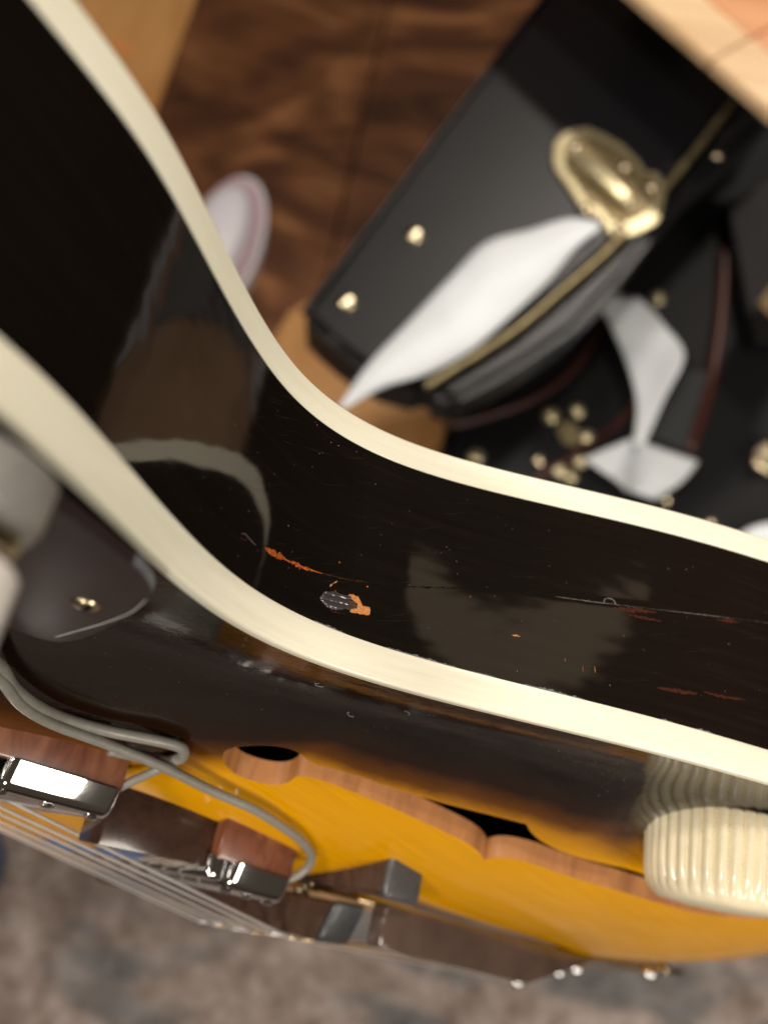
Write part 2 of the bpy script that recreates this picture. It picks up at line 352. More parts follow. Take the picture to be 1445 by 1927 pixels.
def soundboard():
    inner = OUT - NRM * 1.55
    pts = [tuple(p) for p in inner[::1]]; n0 = len(pts)
    edges = [(i, (i+1) % n0) for i in range(n0)]
    for L in (FH, FH2):
        s = len(pts); pts += [tuple(p) for p in L]; edges += [(s+i, s+(i+1) % len(L)) for i in range(len(L))]
    g = []
    for (u0, u1, v0, v1, st) in ((-60, 200, -60, 80, 2.0), (-232, 310, -70, 300, 6.0)):
        us = np.arange(u0, u1, st); vs = np.arange(v0, v1, st); X, Y = np.meshgrid(us, vs); X = X + (np.arange(len(vs)) % 2)[:, None]*st/2
        Q = np.c_[X.ravel(), Y.ravel()]
        if st > 3: Q = Q[~((Q[:, 0] > -61) & (Q[:, 0] < 201) & (Q[:, 1] < 81) & (Q[:, 1] > -61))]
        Q = Q[inside(Q, inner)]; Q = Q[sdist(Q) > 1.55 + st*.45]
        for L in (FH, FH2):
            Q = Q[~inside(Q, L)]
            dd = np.min(np.hypot(Q[:, None, 0] - L[None, :, 0], Q[:, None, 1] - L[None, :, 1]), axis=1); Q = Q[dd > st*.5]
        g.append(Q)
    pts += [tuple(q) for q in np.vstack(g)]
    vo, eo, fo, _, _, _ = delaunay_2d_cdt([Vector(p) for p in pts], edges, [], 0, 1e-5)
    P = np.array([(v.x, v.y) for v in vo]); T = np.array([list(f) for f in fo])
    cen = P[T].mean(axis=1); ok = inside(cen, inner) & ~inside(cen, FH) & ~inside(cen, FH2); T = T[ok]
    z = arch(P); d = sdist(P)
    verts = [G(p[0], p[1], zz) for p, zz in zip(P, z)]
    # normals: the triangles must face out of the top (world -Y)
    return verts, T.tolist(), P, d
verts, T, P, dd = soundboard()
a, b, c_ = [verts[i] for i in T[0]]
if (b - a).cross(c_ - a).y > 0: T = [t[::-1] for t in T]
thr = np.interp(P[:, 0], [-60, -10, 10, 24, 36, 50, 80, 105, 140, 310], [56, 55, 53, 46, 37, 38.5, 41, 44, 46, 46])
burst = np.clip(dd / thr, 0, 1.3) * .72 + np.clip((dd-thr)/80, 0, .3)
top = mesh_obj('soundboard', verts, T, M['top'], gt, uvs=P, recalc=False, attr=burst, label='arched top, sunburst from black edge to amber')
# sawn wall of each f-hole and an inner skin
def fwall(L):
    V, Fc = [], []; n = len(L); z = arch(L)
    for i in range(n):
        u, v = L[i]
        for q, dz in enumerate((0.0, -.25, -4.4)):
            j0, j1 = L[i-1], L[(i+1) % n]; t = j1 - j0; t = t/np.hypot(*t); nn = np.array([t[1], -t[0]])
            off = 0 if q else .12
            V.append(G(u, v, z[i] + dz + (0.02 if q == 0 else 0)))
    for i in range(n):
        j = (i+1) % n
        for q in range(2): Fc.append((i*3+q, j*3+q, j*3+q+1, i*3+q+1))
    return mesh_obj('f_hole_edge', V, Fc, M['raw'], top, smooth=False, label='raw sawn wood wall of the f-hole')
fwall(FH)
fwall(FH2)
# back
nb_ = OUT - NRM*1.6
mesh_obj('back', [G(p[0], p[1], -depth(*p) + .15) for p in nb_], [list(range(NO))], M['side'], gt, smooth=False)

# --- marks on the side -------------------------------------------------
def rim_frame(u):
    i = int(np.argmin(np.abs(half[:, 0] - u) + (half[:, 1] > 60)*1000)); 
    j = i+1 if half[i, 0] < u else i-1
    t = (u - half[i, 0]) / (half[j, 0] - half[i, 0]); p = half[i]*(1-t) + half[j]*t; n = NRM[i]*(1-t) + NRM[j]*t
    return p, n
def rim(u, z, off=0.0):
    p, n = rim_frame(u)
    dz = z - ckz(u); s = min(1, max(0, (u - 30) / 20)); base = -.10 + s * .16 * (1 / (1 + math.exp(-dz / .18))) * math.exp(-max(dz, 0) / 5)
    o = base + off; return G(p[0] + n[0]*o, p[1] + n[1]*o, z)
def ribbon(name, pts, wfun, mat, off=.05, jag=.35, lab=None, kind=None):
    """pts (u,z) line; a domed, ragged strip along it"""
    P = dense(pts, False, .22); P = np.vstack([P, pts[-1]]); V, Fc = [], []; n = len(P)
    for i, (u, z) in enumerate(P):
        w_ = wfun(i / (n-1)); j1, j2 = 1 + jag*(noise.noise((u*2.7, z, 3.1))*2), 1 + jag*(noise.noise((u*2.9, z, 9.7))*2)
        V += [rim(u, z + w_*j1, .0), rim(u, z + w_*.4*j1, off), rim(u, z - w_*.4*j2, off), rim(u, z - w_*j2, .0)]
    for i in range(n-1):
        for q in range(3): Fc.append((i*4+q, i*4+q+1, i*4+5+q, i*4+4+q))
    return mesh_obj(name, V, Fc, mat, side, lab and True or True, label=lab, kind=kind)
def sh(u, dz): return (u, ckz(u) + dz)
# long dark opening of the crack and the coloured wood showing in it
ribbon('crack', [sh(u, .02) for u in np.arange(-12, 100, 2)], lambda t: .045 + .05*math.sin(PI*min(1, t*1.1))**2, M['crack_dark'], .012, 1.3, 'fine dark crack running along the side')
ribbon('crack_wood', [sh(u, .22) for u in (-6.2, -4.5, -2.5, -1)], lambda t: .06 + .38*math.sin(PI*(t*.9+.08)), M['crack_orange'], .05, .7, 'orange wood bared at the start of the crack')
ribbon('crack_wood', [sh(u, .20) for u in (-1.5, 0, 2, 4, 6.5)], lambda t: .05 + .30*math.exp(-((t-.42)/.28)**2), M['crack_orange'], .05, .7, 'orange wood bared inside the crack')
ribbon('crack_wood', [sh(u, .1) for u in (6, 8, 10, 12.5, 15)], lambda t: .05 + .05*math.sin(9*t)**2, M['crack_red'], .04, .9)
ribbon('crack_wood', [(-11.9, -11.2), (-11.9, -10.7), (-11.2, -10.9), (-10.4, -11.1)], lambda t: .09, M['crack_red'], .04, .4)
ribbon('crack_lip', [(-12.0, -11.2), (-11.3, -11.75), (-10.2, -11.6), (-8.3, -11.4)], lambda t: .045, M['pale_edge'], .06, .3)
ribbon('crack_lip', [sh(u, .2) for u in (44, 50, 60, 70, 84, 96)], lambda t: .026 + .02*math.sin(17*t), M['pale_edge'], .05, 1.1, 'thin painted highlight line above the crack')  # highlight along the crack put into the colour
ribbon('crack_wood', [sh(u, .7) for u in (53, 55, 57.5, 60)], lambda t: .10 + .32*math.sin(PI*t), M['crack_red'], .03, .9)
ribbon('crack_wood', [(55, ckz(55)+1.6), (58, ckz(58)+2.0), (61, ckz(61)+2.3)], lambda t: .08 + .12*math.sin(PI*t), M['crack_red'], .03, .9)
ribbon('crack_wood', [sh(u, .75) for u in (71, 73, 75.5)], lambda t: .06 + .22*math.sin(PI*t), M['crack_red'], .03, .9)
# rubbed streaks near the tail end of the side
for (pts, wd) in (([(61, -10.8), (66, -11.4), (68, -11.7)], .28), ([(69, -12.4), (73, -12.5), (77, -13.2)], .18), ([(51, -11.6), (51.3, -10.6)], .13), ([(49.3, -11.2), (49.4, -10.3)], .17), ([(46.5, -11.8), (46.7, -11.2)], .10), ([(38.5, -13.4), (39.6, -13.5)], .13)):
    ribbon('rubbed_streak', pts, lambda t, wd=wd: .04 + wd*math.sin(PI*(t*.9+.05)), M['crack_red'] if len(pts) == 3 else M['chip_wood'], .03, .5)
for (u, z, r) in ((9.2, -16.2, .17), (11.6, -12.1, .0), (15.0, -14.2, .16), (31.5, -18.0, .10), (9.0, -10.9, .14), (9.6, -11.5, .13), (79, -28.4, .12)):
    if r: ribbon('lacquer_fleck', [(u-r, z-.05), (u, z+.05), (u+r, z)], lambda t, r=r: r*math.sin(PI*(t*.8+.1)), M['crack_orange'], .05, .5)
ribbon('lacquer_fleck', [(8.4, -11.9), (8.9, -12.4), (9.5, -13.1)], lambda t: .2, M['chip_wood'], .05, 1.2)
# splintered chip: grey ridges at one end, bare wood at the other
def rim_patch(name, outline, mat, hgt, ridges=0, lab=None):
    L = dense(outline, True, .2); L = L + np.array([(noise.noise((p[0]*2, p[1]*2, 1))*.22, noise.noise((p[0]*2, p[1]*2, 7))*.22) for p in L])
    pts = [tuple(p) for p in L]; n0 = len(pts); ed = [(i, (i+1) % n0) for i in range(n0)]
    lo, hi = L.min(0), L.max(0); X, Y = np.meshgrid(np.arange(lo[0], hi[0], .12), np.arange(lo[1], hi[1], .09)); Q = np.c_[X.ravel(), Y.ravel()]; Q = Q[inside(Q, L)]
    dq = np.min(np.hypot(Q[:, None, 0]-L[None, :, 0], Q[:, None, 1]-L[None, :, 1]), axis=1); Q = Q[dq > .06]; pts += [tuple(q) for q in Q]
    vo, _, fo, _, _, _ = delaunay_2d_cdt([Vector(p) for p in pts], ed, [], 0, 1e-5)
    P = np.array([(v.x, v.y) for v in vo]); T_ = [list(f) for f in fo if inside([P[list(f)].mean(0)], L)[0]]
    dl = np.min(np.hypot(P[:, None, 0]-L[None, :, 0], P[:, None, 1]-L[None, :, 1]), axis=1)
    V = []
    for p, d in zip(P, dl):
        h_ = min(1, d/.15)*hgt
        if ridges: h_ *= .25 + .75*abs(math.sin((p[1] + .14*p[0] + .12*noise.noise((p[0]*1.2, p[1]*1.5, 0)))*ridges))**.7
        else: h_ *= .6 + .9*noise.noise((p[0]*3, p[1]*4, 2))
        V.append(rim(p[0], p[1], h_))
    return mesh_obj(name, V, T_, mat, side, label=lab, smooth=True)
rim_patch('chip_splinter', [(7.0,-9.5),(7.6,-10.6),(9.0,-11.25),(11.2,-11.5),(12.6,-11.6),(12.7,-10.4),(12.2,-9.4),(11.0,-8.75),(9.3,-8.5),(7.8,-8.8)], M['chip_grey'], .26, 3.4, 'grey splintered lacquer ridges at the chip')
rim_patch('chip_wood', [(11.9,-11.5),(12.9,-12.15),(13.9,-12.0),(14.6,-11.2),(14.8,-10.9),(16.3,-11.1),(16.5,-10.1),(16.1,-9.7),(14.4,-9.4),(13.0,-9.2),(12.9,-9.8),(13.9,-10.1),(14.0,-10.9),(13.1,-11.2)], M['chip_wood'], .12, 0, 'bare orange wood at the chip')
rim_patch('chip_hole', [(12.5,-10.9),(13.2,-11.15),(13.9,-10.8),(13.8,-10.1),(13.0,-9.5),(12.3,-9.5)], M['rosewood'], .07, 0, 'dark hollow in the chip')
ribbon('chip_rim', [(7.2, -9.2), (8.4, -8.6), (10, -8.2), (12, -8.6)], lambda t: .08, M['crack_red'], .05, .8)
# polish residue at the binding joint, and faint scratches
for (u0, u1, wd) in ((7, 13, .09), (20, 31, .13), (33, 37, .07), (41, 50, .16), (62, 64, .10), (68, 71, .12)):
    ribbon('polish_residue', [(u, -HB-.12) for u in np.linspace(u0, u1, 5)], lambda t, wd=wd: wd*(.3+math.sin(PI*t)), M['dirt'], .05, 1.0)
SCR = []
for k in range(46):
    u = random.uniform(-18, 26); z = random.uniform(-34, -9); L_ = random.uniform(1.5, 7); s = random.gauss(-.42, .14)
    SCR.append(((u, z), (u + L_*.5, z + s*L_*.5 + .1), (u + L_, z + s*L_), random.uniform(.008, .018)))
for k in range(30):
    u = random.uniform(25, 80); z = random.uniform(-30, -9); L_ = random.uniform(1, 6); s = random.gauss(-.22, .08)
    SCR.append(((u, z), (u + L_*.5, z + s*L_*.5), (u + L_, z + s*L_), random.uniform(.007, .014)))
def scratches(L_, mat, name):
    V, Fc = [], []
    for (a, b, c, w_) in L_:
        for i, (u, z) in enumerate((a, b, c)):
            ww = w_ * (1 if i == 1 else .25); V += [rim(u, z+ww, .02), rim(u, z-ww, .02)]
        n = len(V)-6
        Fc += [(n, n+1, n+3, n+2), (n+2, n+3, n+5, n+4)]
    return mesh_obj(name, V, Fc, mat, side, kind='stuff', label='fine scratches on the dark side')
scratches(SCR, M['scratch'], 'scratches')

# dust on side and top
def dust():
    V, Fc = [], []
    def fleck(c, e1, e2, s):
        n = len(V); k = random.randint(4, 6); a0 = random.random()*6
        for i in range(k):
            a_ = a0 + i*2*PI/k; r = s*random.uniform(.4, 1.2); V.append(c + e1*(r*math.cos(a_)) + e2*(r*math.sin(a_)*random.uniform(.3, 1)))
        Fc.append(tuple(range(n, n+k)))
    ex = Vector((E1[0], 0, E1[1])); ey = Vector((E2[0], 0, E2[1]))
    for k in range(520):
        if k < 150: u, v = random.gauss(76, 7), random.gauss(-9, 3.5)
        elif k < 300: u, v = random.uniform(-45, 20), random.uniform(-3, 45)
        else: u, v = random.uniform(-20, 110), random.uniform(-30, 25)
        d = sdist([(u, v)])[0]
        if d < 4 or not inside([(u, v)], OUT)[0] or inside([(u, v)], FH)[0]: continue
        if k >= 300 and v > 22: continue
        fleck(G(u, v, H(u, v) + .03), ex*.001, ey*.001, random.uniform(.04, .11) * (1.7 if random.random() < .12 else 1))
    for k in range(150):
        u = random.uniform(-35, 95); z = random.uniform(-36, -6.5); p, n = rim_frame(u); t = Vector((-n[1], n[0], 0)); tt = G(t.x, t.y, 0) - G(0, 0, 0)
        fleck(rim(u, z, .04), tt*1.0, Vector((0, .001, 0)), random.uniform(.025, .08))
    return mesh_obj('dust', V, Fc, M['dust'], gt, smooth=False, kind='stuff', recalc=False, label='pale dust specks scattered on the lacquer')
dust()
def tube(name, pts, r, mat, parent, sides=10, smooth_n=6, label=None, kind=None, taper=None, loc=None):
    P = [Vector(p) for p in pts]
    if smooth_n: P = [Vector(p) for p in catmull([tuple(p) for p in P], smooth_n)]
    V, Fc = [], []; up = None; n = len(P)
    for i, p in enumerate(P):
        t = (P[min(i+1, n-1)] - P[max(i-1, 0)]).normalized()
        if up is None: up = t.orthogonal().normalized()
        up = (up - t*up.dot(t)).normalized(); s = t.cross(up)
        rr = r if taper is None else r*taper(i/(n-1))
        for k in range(sides): a_ = 2*PI*k/sides; V.append(p + (up*math.cos(a_) + s*math.sin(a_))*rr)
    for i in range(n-1):
        for k in range(sides): Fc.append((i*sides+k, i*sides+(k+1) % sides, (i+1)*sides+(k+1) % sides, (i+1)*sides+k))
    Fc.append(tuple(range(sides))); Fc.append(tuple(range((n-1)*sides, n*sides)))
    return mesh_obj(name, V, Fc, mat, parent, label=label, kind=kind, loc=loc)
def curl(cu, cv, r, a0, a1, rad=.018):
    pts = [];
    for k in range(9):
        a_ = math.radians(a0 + (a1-a0)*k/8); u, v = cu + r*math.cos(a_), cv + .7*r*math.sin(a_); pts.append(G(u, v, H(u, v) + .06))
    return tube('lint_or_glint', pts, rad/1000, M['dust'], gt, 5, 3)
curl(19, 13, .9, 0, 230); curl(35, 8, .8, 200, 380); curl(31, 17, .9, 20, 200)
pts = [];
for k in range(8):
    a_ = math.radians(200 - 200*k/7); u, z = 52.4 + .9*math.cos(a_), ckz(52) - .1 - .9*math.sin(a_)*.9; pts.append(rim(u, z, .15))
tube('lint_or_glint', pts, .00002, M['dust'], gt, 5, 3)

# --- local box / lathe in the guitar frame ------------------------------
def lbox(name, u0, u1, v0, v1, z0, z1, bev, mat, parent, seg=4, shear=None, label=None, top_only=False, ang=35):
    bm = bmesh.new(); vs = {}
    r = bmesh.ops.create_cube(bm, size=1)
    for v in bm.verts: v.co = Vector((u0 + (v.co.x+.5)*(u1-u0), v0 + (v.co.y+.5)*(v1-v0), z0 + (v.co.z+.5)*(z1-z0)))
    if bev:
        es = [e for e in bm.edges if not (top_only and all(abs(v.co.z - z0) < 1e-6 for v in e.verts))]
        bmesh.ops.bevel(bm, geom=es, offset=bev, segments=seg, profile=.5, affect='EDGES')
    V, Fc = bmdata(bm); bm.free()
    V = [G(*(shear(v) if shear else v)) for v in V]
    return auto(mesh_obj(name, V, Fc, mat, parent, label=label), ang)
def lathe(name, cu, cv, prof, mat, parent, n=48, flute=None, tilt=(0, 0), label=None, ang=40):
    """prof list of (radius, z) mm; flute(k, n, r, z) -> radius"""
    V, Fc = [], []; m = len(prof)
    for i, (r, z) in enumerate(prof):
        for k in range(n):
            a_ = 2*PI*k/n; rr = flute(a_, r, z, i) if flute else r
            
            x_, y_, z_ = rr*math.cos(a_), rr*math.sin(a_), z - prof[0][1]
            if tilt[0]:
                dx, dy = .88, .47; al = x_*dx + y_*dy; pe = -x_*dy + y_*dx; ct, st = math.cos(tilt[0]), math.sin(tilt[0])
                al, z_ = al*ct + z_*st, -al*st + z_*ct; x_, y_ = al*dx - pe*dy, al*dy + pe*dx
            V.append(G(cu + x_, cv + y_, prof[0][1] + z_))
    for i in range(m-1):
        for k in range(n): Fc.append((i*n+k, i*n+(k+1) % n, (i+1)*n+(k+1) % n, (i+1)*n+k))
    Fc.append(tuple(range(n))); Fc.append(tuple(range((m-1)*n, m*n)))
    return auto(mesh_obj(name, V, Fc, mat, parent, label=label), ang)

# --- pickguard with control ---------------------------------------------
PG = [(-95,-46),(-75,-38),(-56.4,-28.9),(-52.9,-27.0),(-46.2,-23.5),(-40.1,-20.1),(-32.8,-15.9),(-28.6,-12.0),(-26.0,-8.1),(-23.8,-.4),(-21.9,9.9),(-21.0,19.0),(-22.5,23.3),(-30,22.5),(-50,20),(-95,16)]
L = dense(PG, True, 1.0); L = smooth_loop(L, [], 8)
bm = bmesh.new(); bv = [bm.verts.new((p[0], p[1], 2.6)) for p in L]; f0 = bm.faces.new(bv)
ex = bmesh.ops.extrude_face_region(bm, geom=[f0]); nv = [g for g in ex['geom'] if isinstance(g, bmesh.types.BMVert)]
for v in nv: v.co.z = 4.0
te = [e for e in bm.edges if all(abs(v.co.z-4.0) < 1e-6 for v in e.verts)]
bmesh.ops.bevel(bm, geom=te, offset=.12, segments=2, affect='EDGES')
V, Fc = bmdata(bm); bm.free()
fm = [1 if (max(V[i].z for i in f) < 3.95 and min(V[i].z for i in f) < 2.7 and max(V[i].z for i in f) > 3.0) else 0 for f in Fc]
pgz = lambda u, v: max(0, (v - 0)*.02)
pg = auto(mesh_obj('pickguard', [G(v.x, v.y, v.z + 0.09*max(0, v.y+5)) for v in V], Fc, None, gt, mats=[M['guard'], M['guard_lit_edge']], fmat=fm, label='black pickguard with bevelled edge'), 30)
def pgtop(u, v): return 4.0 + .09*max(0, v+5)
# slotted screw
su, sv = -29.1, 1.6; z0 = pgtop(su, sv)
lathe('screw', su, sv, [(1.9, z0-.1), (1.9, z0+.25), (1.72, z0+.65), (1.3, z0+.95), (.7, z0+1.1), (.02, z0+1.13)], M['nickel'], pg, 28, label='domed slotted screw head')
lbox('screw_slot', su-.28, su+.28, sv-1.5, sv+.2, z0+.75, z0+1.22, 0, M['crack_dark'], pg)
# pot: grey can, nut, white knob
cu, cv = -56.0, -24.0
lathe('pot_housing', cu, cv, [(8.3, 4.0), (8.9, 4.3), (8.9, 8.0), (8.5, 8.9), (7.4, 9.4), (4, 9.5)], M['grey_metal'], pg, 48, label='grey metal can of the control')
lathe('lock_nut', cu, cv, [(7.0, 9.4), (7.4, 9.6), (7.4, 11.0), (6.9, 11.4), (5.0, 11.5), (5.0, 13.0)], M['nickel'], pg, 6*4, flute=lambda a_, r, z, i: r*(1-.06*math.cos(6*a_)), label='brass-toned lock nut')
lathe('washer', cu, cv, [(6.8, 9.45), (6.8, 10.0), (5.0, 10.05)], M['nickel'], pg, 48)
lathe('control_knob', cu, cv, [(6.4, 12.0), (8.2, 12.3), (8.6, 12.8), (8.4, 24), (7.6, 25), (3, 25.3)], M['white_plastic'], pg, 48, label='plain white plastic control knob')

# --- fluted cream volume knob -------------------------------------------
ku, kv, kr = 113.0, -12.5, 15.6
KB = 0.9
NF = 36
def flut(a_, r, z, i):
    k = .045 * max(0, min(1, (21.2 - z)/2.2)) * (1 if r > kr*.8 else 0)
    return r * (1 - k*(1 - abs(math.cos(a_*NF/2))**.7))
vk_prof = [(kr*.9, KB), (kr*.98, KB+0.17), (kr, KB+0.66), (kr, KB+4.40), (kr*.99, KB+8.80), (kr*.98, KB+12.32), (kr*.965, KB+14.30), (kr*.93, KB+15.84), (kr*.87, KB+17.05), (kr*.81, KB+17.71), (kr*.74, KB+18.15), (kr*.4, KB+18.81), (.1, KB+19.03)]
def flut2(a_, r, z, i):
    t = (z - KB)
    k = .06 if t < 13.4 else (.06 * max(0, 1-(t-13.4)/3.4))
    if r < kr*.82: k = 0
    return r * (1 - k*(1 - abs(math.sin(a_*NF/2))**.8))
vk = lathe('volume_knob', ku, kv, vk_prof, M['cream'], gt, NF*10, flute=flut2, tilt=(.03, 0), label='cream fluted plastic knob', ang=60)
lathe('knob_shaft', ku, kv, [(4, 0.1), (4, KB+1)], M['nickel'], vk, 20)

# --- pickups -------------------------------------------------------------
def pickup(u0, u1, v0, zb, zt, lab, slope=.085, uz=0.04):
    zf = lambda v: (v.x, v.y, v.z + uz*(v.x-u0)*1.0 + .03*(v.y-v0))
    ring = lbox('pickup', u0, u1, v0, v0+80, zb-6, zt-5.2, .5, M['ring'], gt, 2, zf, lab)
    zs = lambda v: zf(Vector((v.x, v.y + (.30*(v.z-(zt-5.4)) if v.y < v0+20 else 0), v.z)))
    lbox('pickup_cover', u0-.6+5, u1+.1, v0-.7, v0+76, zt-5.4, zt, 1.9, M['chrome'], ring, 6, zs, 'polished chrome pickup cover', True, 60)
    lbox('cover_corner', u0-.9, u0+3.6, v0+.8, v0+76, zt-5.6, zt-.8, 1.5, M['chrome'], ring, 6, zf, 'narrow chrome end of the cover', True, 60)
    for k in range(3): 
        uu = u0+6+k*(u1-u0-9)/2
        vv = Vector((uu, v0+3, zt)); q = zf(vv)
        lathe('pole_screw', q[0], q[1], [(1.3, q[2]-.2), (1.3, q[2]+.3), (.9, q[2]+.6), (.05, q[2]+.65)], M['chrome'], ring, 20)
    return ring
pickup(-13, 13.6, 54.8, 13.5, 25.6, 'neck pickup on brown wood ring with grey lead')
pickup(43, 63.6, 61.0, 20.5, 34.0, 'bridge pickup on brown wood ring with grey lead', uz=.08)

lbox('ring_reflection', 17, 44.5, 64, 72, 17, 31.0, .5, M['mirror_brown'], gt, 2, lambda v: (v.x, v.y, v.z), 'added dark brown strip for the pickup ring mirrored in the top')  # added strip, stands in for the ring's dark reflection in the top
tube('lint_or_glint', [G(-24.3,17.6,6.6), G(-24.0,12,5.9), G(-24.0,6.5,5.4), G(-25.0,-2,4.9), G(-27.0,-8.5,4.6)], .00005, M['dust'], gt, 6, 5)  # thin pale line modelled for the glint on the pickguard edge
# --- cables ---------------------------------------------------------------
def cable(pts, r, lab): return tube('pickup_cable', [G(*p) for p in pts], r/1000, M['cable'], gt, 14, 8, lab)
cable([(-62,0,8),(-45,12,9),(-34,21,10),(-25,30.8,10.4),(-18.7,37.7,12.0),(-9.1,43.6,13.1),(1.7,45.1,13.0),(11.3,43.4,12.4),(16.1,43.5,12.4),(18.3,45.8,13.6),(17.5,48.1,14.6),(13.7,49.2,15.1),(6,50,15.4)], 1.05, 'doubled grey cable curling back past the neck pickup')
cable([(-62,3,9.5),(-44,15,10.5),(-33,24,11),(-23.6,32.9,11.7),(-16.4,39.7,13.5),(-8.6,43.7,14.5),(2.8,45.8,15.0),(14.8,46.9,15.9),(28.8,48.6,17.7),(40.1,49.0,19.0),(51.8,51.1,21.2),(59.4,53.9,23.0),(65.0,57.5,25.0),(66.5,60.3,27.5),(64.0,62.0,30),(60,64,31.3)], .95, 'grey cable running down to the bridge pickup')
cable([(19.0,47.0,13.8),(18.0,51.5,16.0),(15.5,54.2,18.6),(13.0,56.5,21.0),(9,58,22)], .85, 'short grey lead entering the neck pickup')

# --- bridge ------------------------------------------------------------------
br = lbox('bridge', 77.2, 88.2, 45.5, 186, 20.4, 30.0, 1.6, M['rosewood'], gt, 4, lambda v: (v.x, v.y, v.z + (.012*(v.y-45) if v.y < 115 else .012*(185-v.y))), 'two-part rosewood bridge')
lbox('bridge_foot_end', 77.0, 88.4, 44.6, 47.6, 20.4, 30.1, 1.45, M['ebony'], br, 3, None, 'grey end of the bridge base')
sd_ = lbox('saddle', 78.0, 87.2, 60.6, 171, 32.6, 41.5, 1.0, M['rosewood'], br, 3, lambda v: (v.x, v.y + (.45*(v.z-33) if v.y < 100 else -.45*(v.z-33)), v.z + 2.6*math.exp(-((v.y-115)/34)**2)), 'dark saddle carrying the strings')
lbox('saddle_end', 77.8, 87.4, 59.6, 62.6, 32.4, 41.6, 1.3, M['ebony_dark'], br, 3, lambda v: (v.x, v.y + .45*(v.z-33), v.z), 'grey end of the saddle')
for vv in (78, 152): lathe('height_wheel', 82.5, vv, [(4.4, 30.2), (4.6, 30.5), (4.6, 31.7), (2, 31.8), (2, 34)], M['nickel'], br, 24)

# --- strings, tailpiece, fingerboard ---------------------------------------------
SK = [(75,(0.7,26.2),(79,42.5)),(82,(4.4,27.9),(79.2,42.8)),(89,(8,29.1),(79.2,43.5)),(96,(11.6,30.6),(78.8,43.9)),(103,(15.1,31.6),(78.3,44.3)),(109,(18,32.3),(77.5,44.4))]
TB = [(250.6,75,36.5),(223.7,88,39.5),(228,98,42.0),(232.1,110,44.6),(243,122,47.5),(252.5,132,50.0)]
for k, (v, (ua, za), (ub, zb)) in enumerate(SK):
    s = (zb-za)/(ub-ua); un = -66; zn = za + s*(un-ua)
    rad = (.34, .32, .30, .28, .26, .24)[k]
    tu, tv, tz = TB[k]
    tube('string', [G(-230, v, zn-8), G(un, v, zn), G(ub, v, zb)], rad/1000, M['steel'], gt, 8, 0)
    if k == 0:
        tube('string_winding', [G(78.5, 71.0, 29.8), G(84, 71.6, 30.7), G(90, 72, 31.1), G(96, 72, 31.3)], .00085, M['bronze'], gt, 10, 8, taper=lambda t: 1+.10*math.sin(t*150), label='wound end of the nearest string')
        tube('string', [G(96, 72, 31.3), G(219.4, 72.5, 35.2)], .0007, M['bronze'], gt, 8, 0, label='tan bronze string behind the bridge')
    tube('string', [G(ub, v, zb), G(ub+9, v, zb-.2), G(tu, tv, tz)], rad/1000, M['steel'] if k % 2 else M['bronze'], gt, 8, 0)
lbox('top_sheen_strip', 89, 187, 55, 60, 31.1, 40.4, .8, M['plate'], gt, 3, lambda v: (89 + (v.x-89)*(1 - .40*max(0, (v.z-31.1)/9.3)**.7), v.y, v.z + .0343*(v.x-89)), 'added brown strip for the grazing reflection in the top behind the bridge')  # made-up strip, stands in for the grazing reflection on the top
tp = lbox('tailpiece', 250, 262, 68, 162, 33, 35.5, .8, M['nickel'], gt, 3, lambda v: (v.x + (v.y-115)*-.02, v.y, v.z + (.22*(v.y-68) if v.y < 130 else .22*62 - .3*(v.y-130))), 'metal trapeze tailpiece')
for (tu, tv, tz) in TB:
    bm = bmesh.new(); bmesh.ops.create_uvsphere(bm, u_segments=16, v_segments=10, radius=.0026); V, Fc = bmdata(bm); bm.free()
    mesh_obj('ball_end', [v + G(tu, tv, tz) for v in V], Fc, M['chrome'], tp)
for vv in (76, 154): tube('tailpiece_arm', [G(262, vv, 34), G(290, 115+(vv-115)*.6, 26), G(309, 115+(vv-115)*.4, 6), G(311, 115+(vv-115)*.4, -20)], .0025, M['nickel'], tp, 10, 6)
lbox('fingerboard', -300, -74, 88, 142, 14, 20, 1, M['rosewood'], gt, 2, label='dark fingerboard')

# ================================================================== BACKGROUND
def prism(name, pts, z0, z1, mat, parent, bev=.004, label=None, kind=None, loc=None, seg=3):
    bm = bmesh.new(); vs = [bm.verts.new((p[0], p[1], z0)) for p in pts]; f = bm.faces.new(vs)
    ex = bmesh.ops.extrude_face_region(bm, geom=[f])
    for g in ex['geom']:
        if isinstance(g, bmesh.types.BMVert): g.co.z = z1
    if bev: bmesh.ops.bevel(bm, geom=[e for e in bm.edges if any(abs(v.co.z - z1) < 1e-6 for v in e.verts)], offset=bev, segments=seg, affect='EDGES', clamp_overlap=True)
    V, Fc = bmdata(bm); bm.free()
    return auto(mesh_obj(name, V, Fc, mat, parent, label=label, kind=kind, loc=loc), 40)
def pz(L_, Z): return [at_z(x, y, Z) for x, y in L_]
def stud(name, px, py, Z, r, mat, parent, label=None):
    c = at_z(px, py, Z); V, Fc = [], []; n = 20; prof = [(1, 0), (.97, .18), (.8, .42), (.5, .58), (.02, .66)]
    for (a_, b_) in prof:
        for k in range(n): V.append(c + Vector((r*a_*math.cos(2*PI*k/n), r*a_*math.sin(2*PI*k/n), r*b_)))
    for i in range(len(prof)-1):
        for k in range(n): Fc.append((i*n+k, i*n+(k+1) % n, (i+1)*n+(k+1) % n, (i+1)*n+k))
    return mesh_obj(name, V, Fc, mat, parent, label=label)
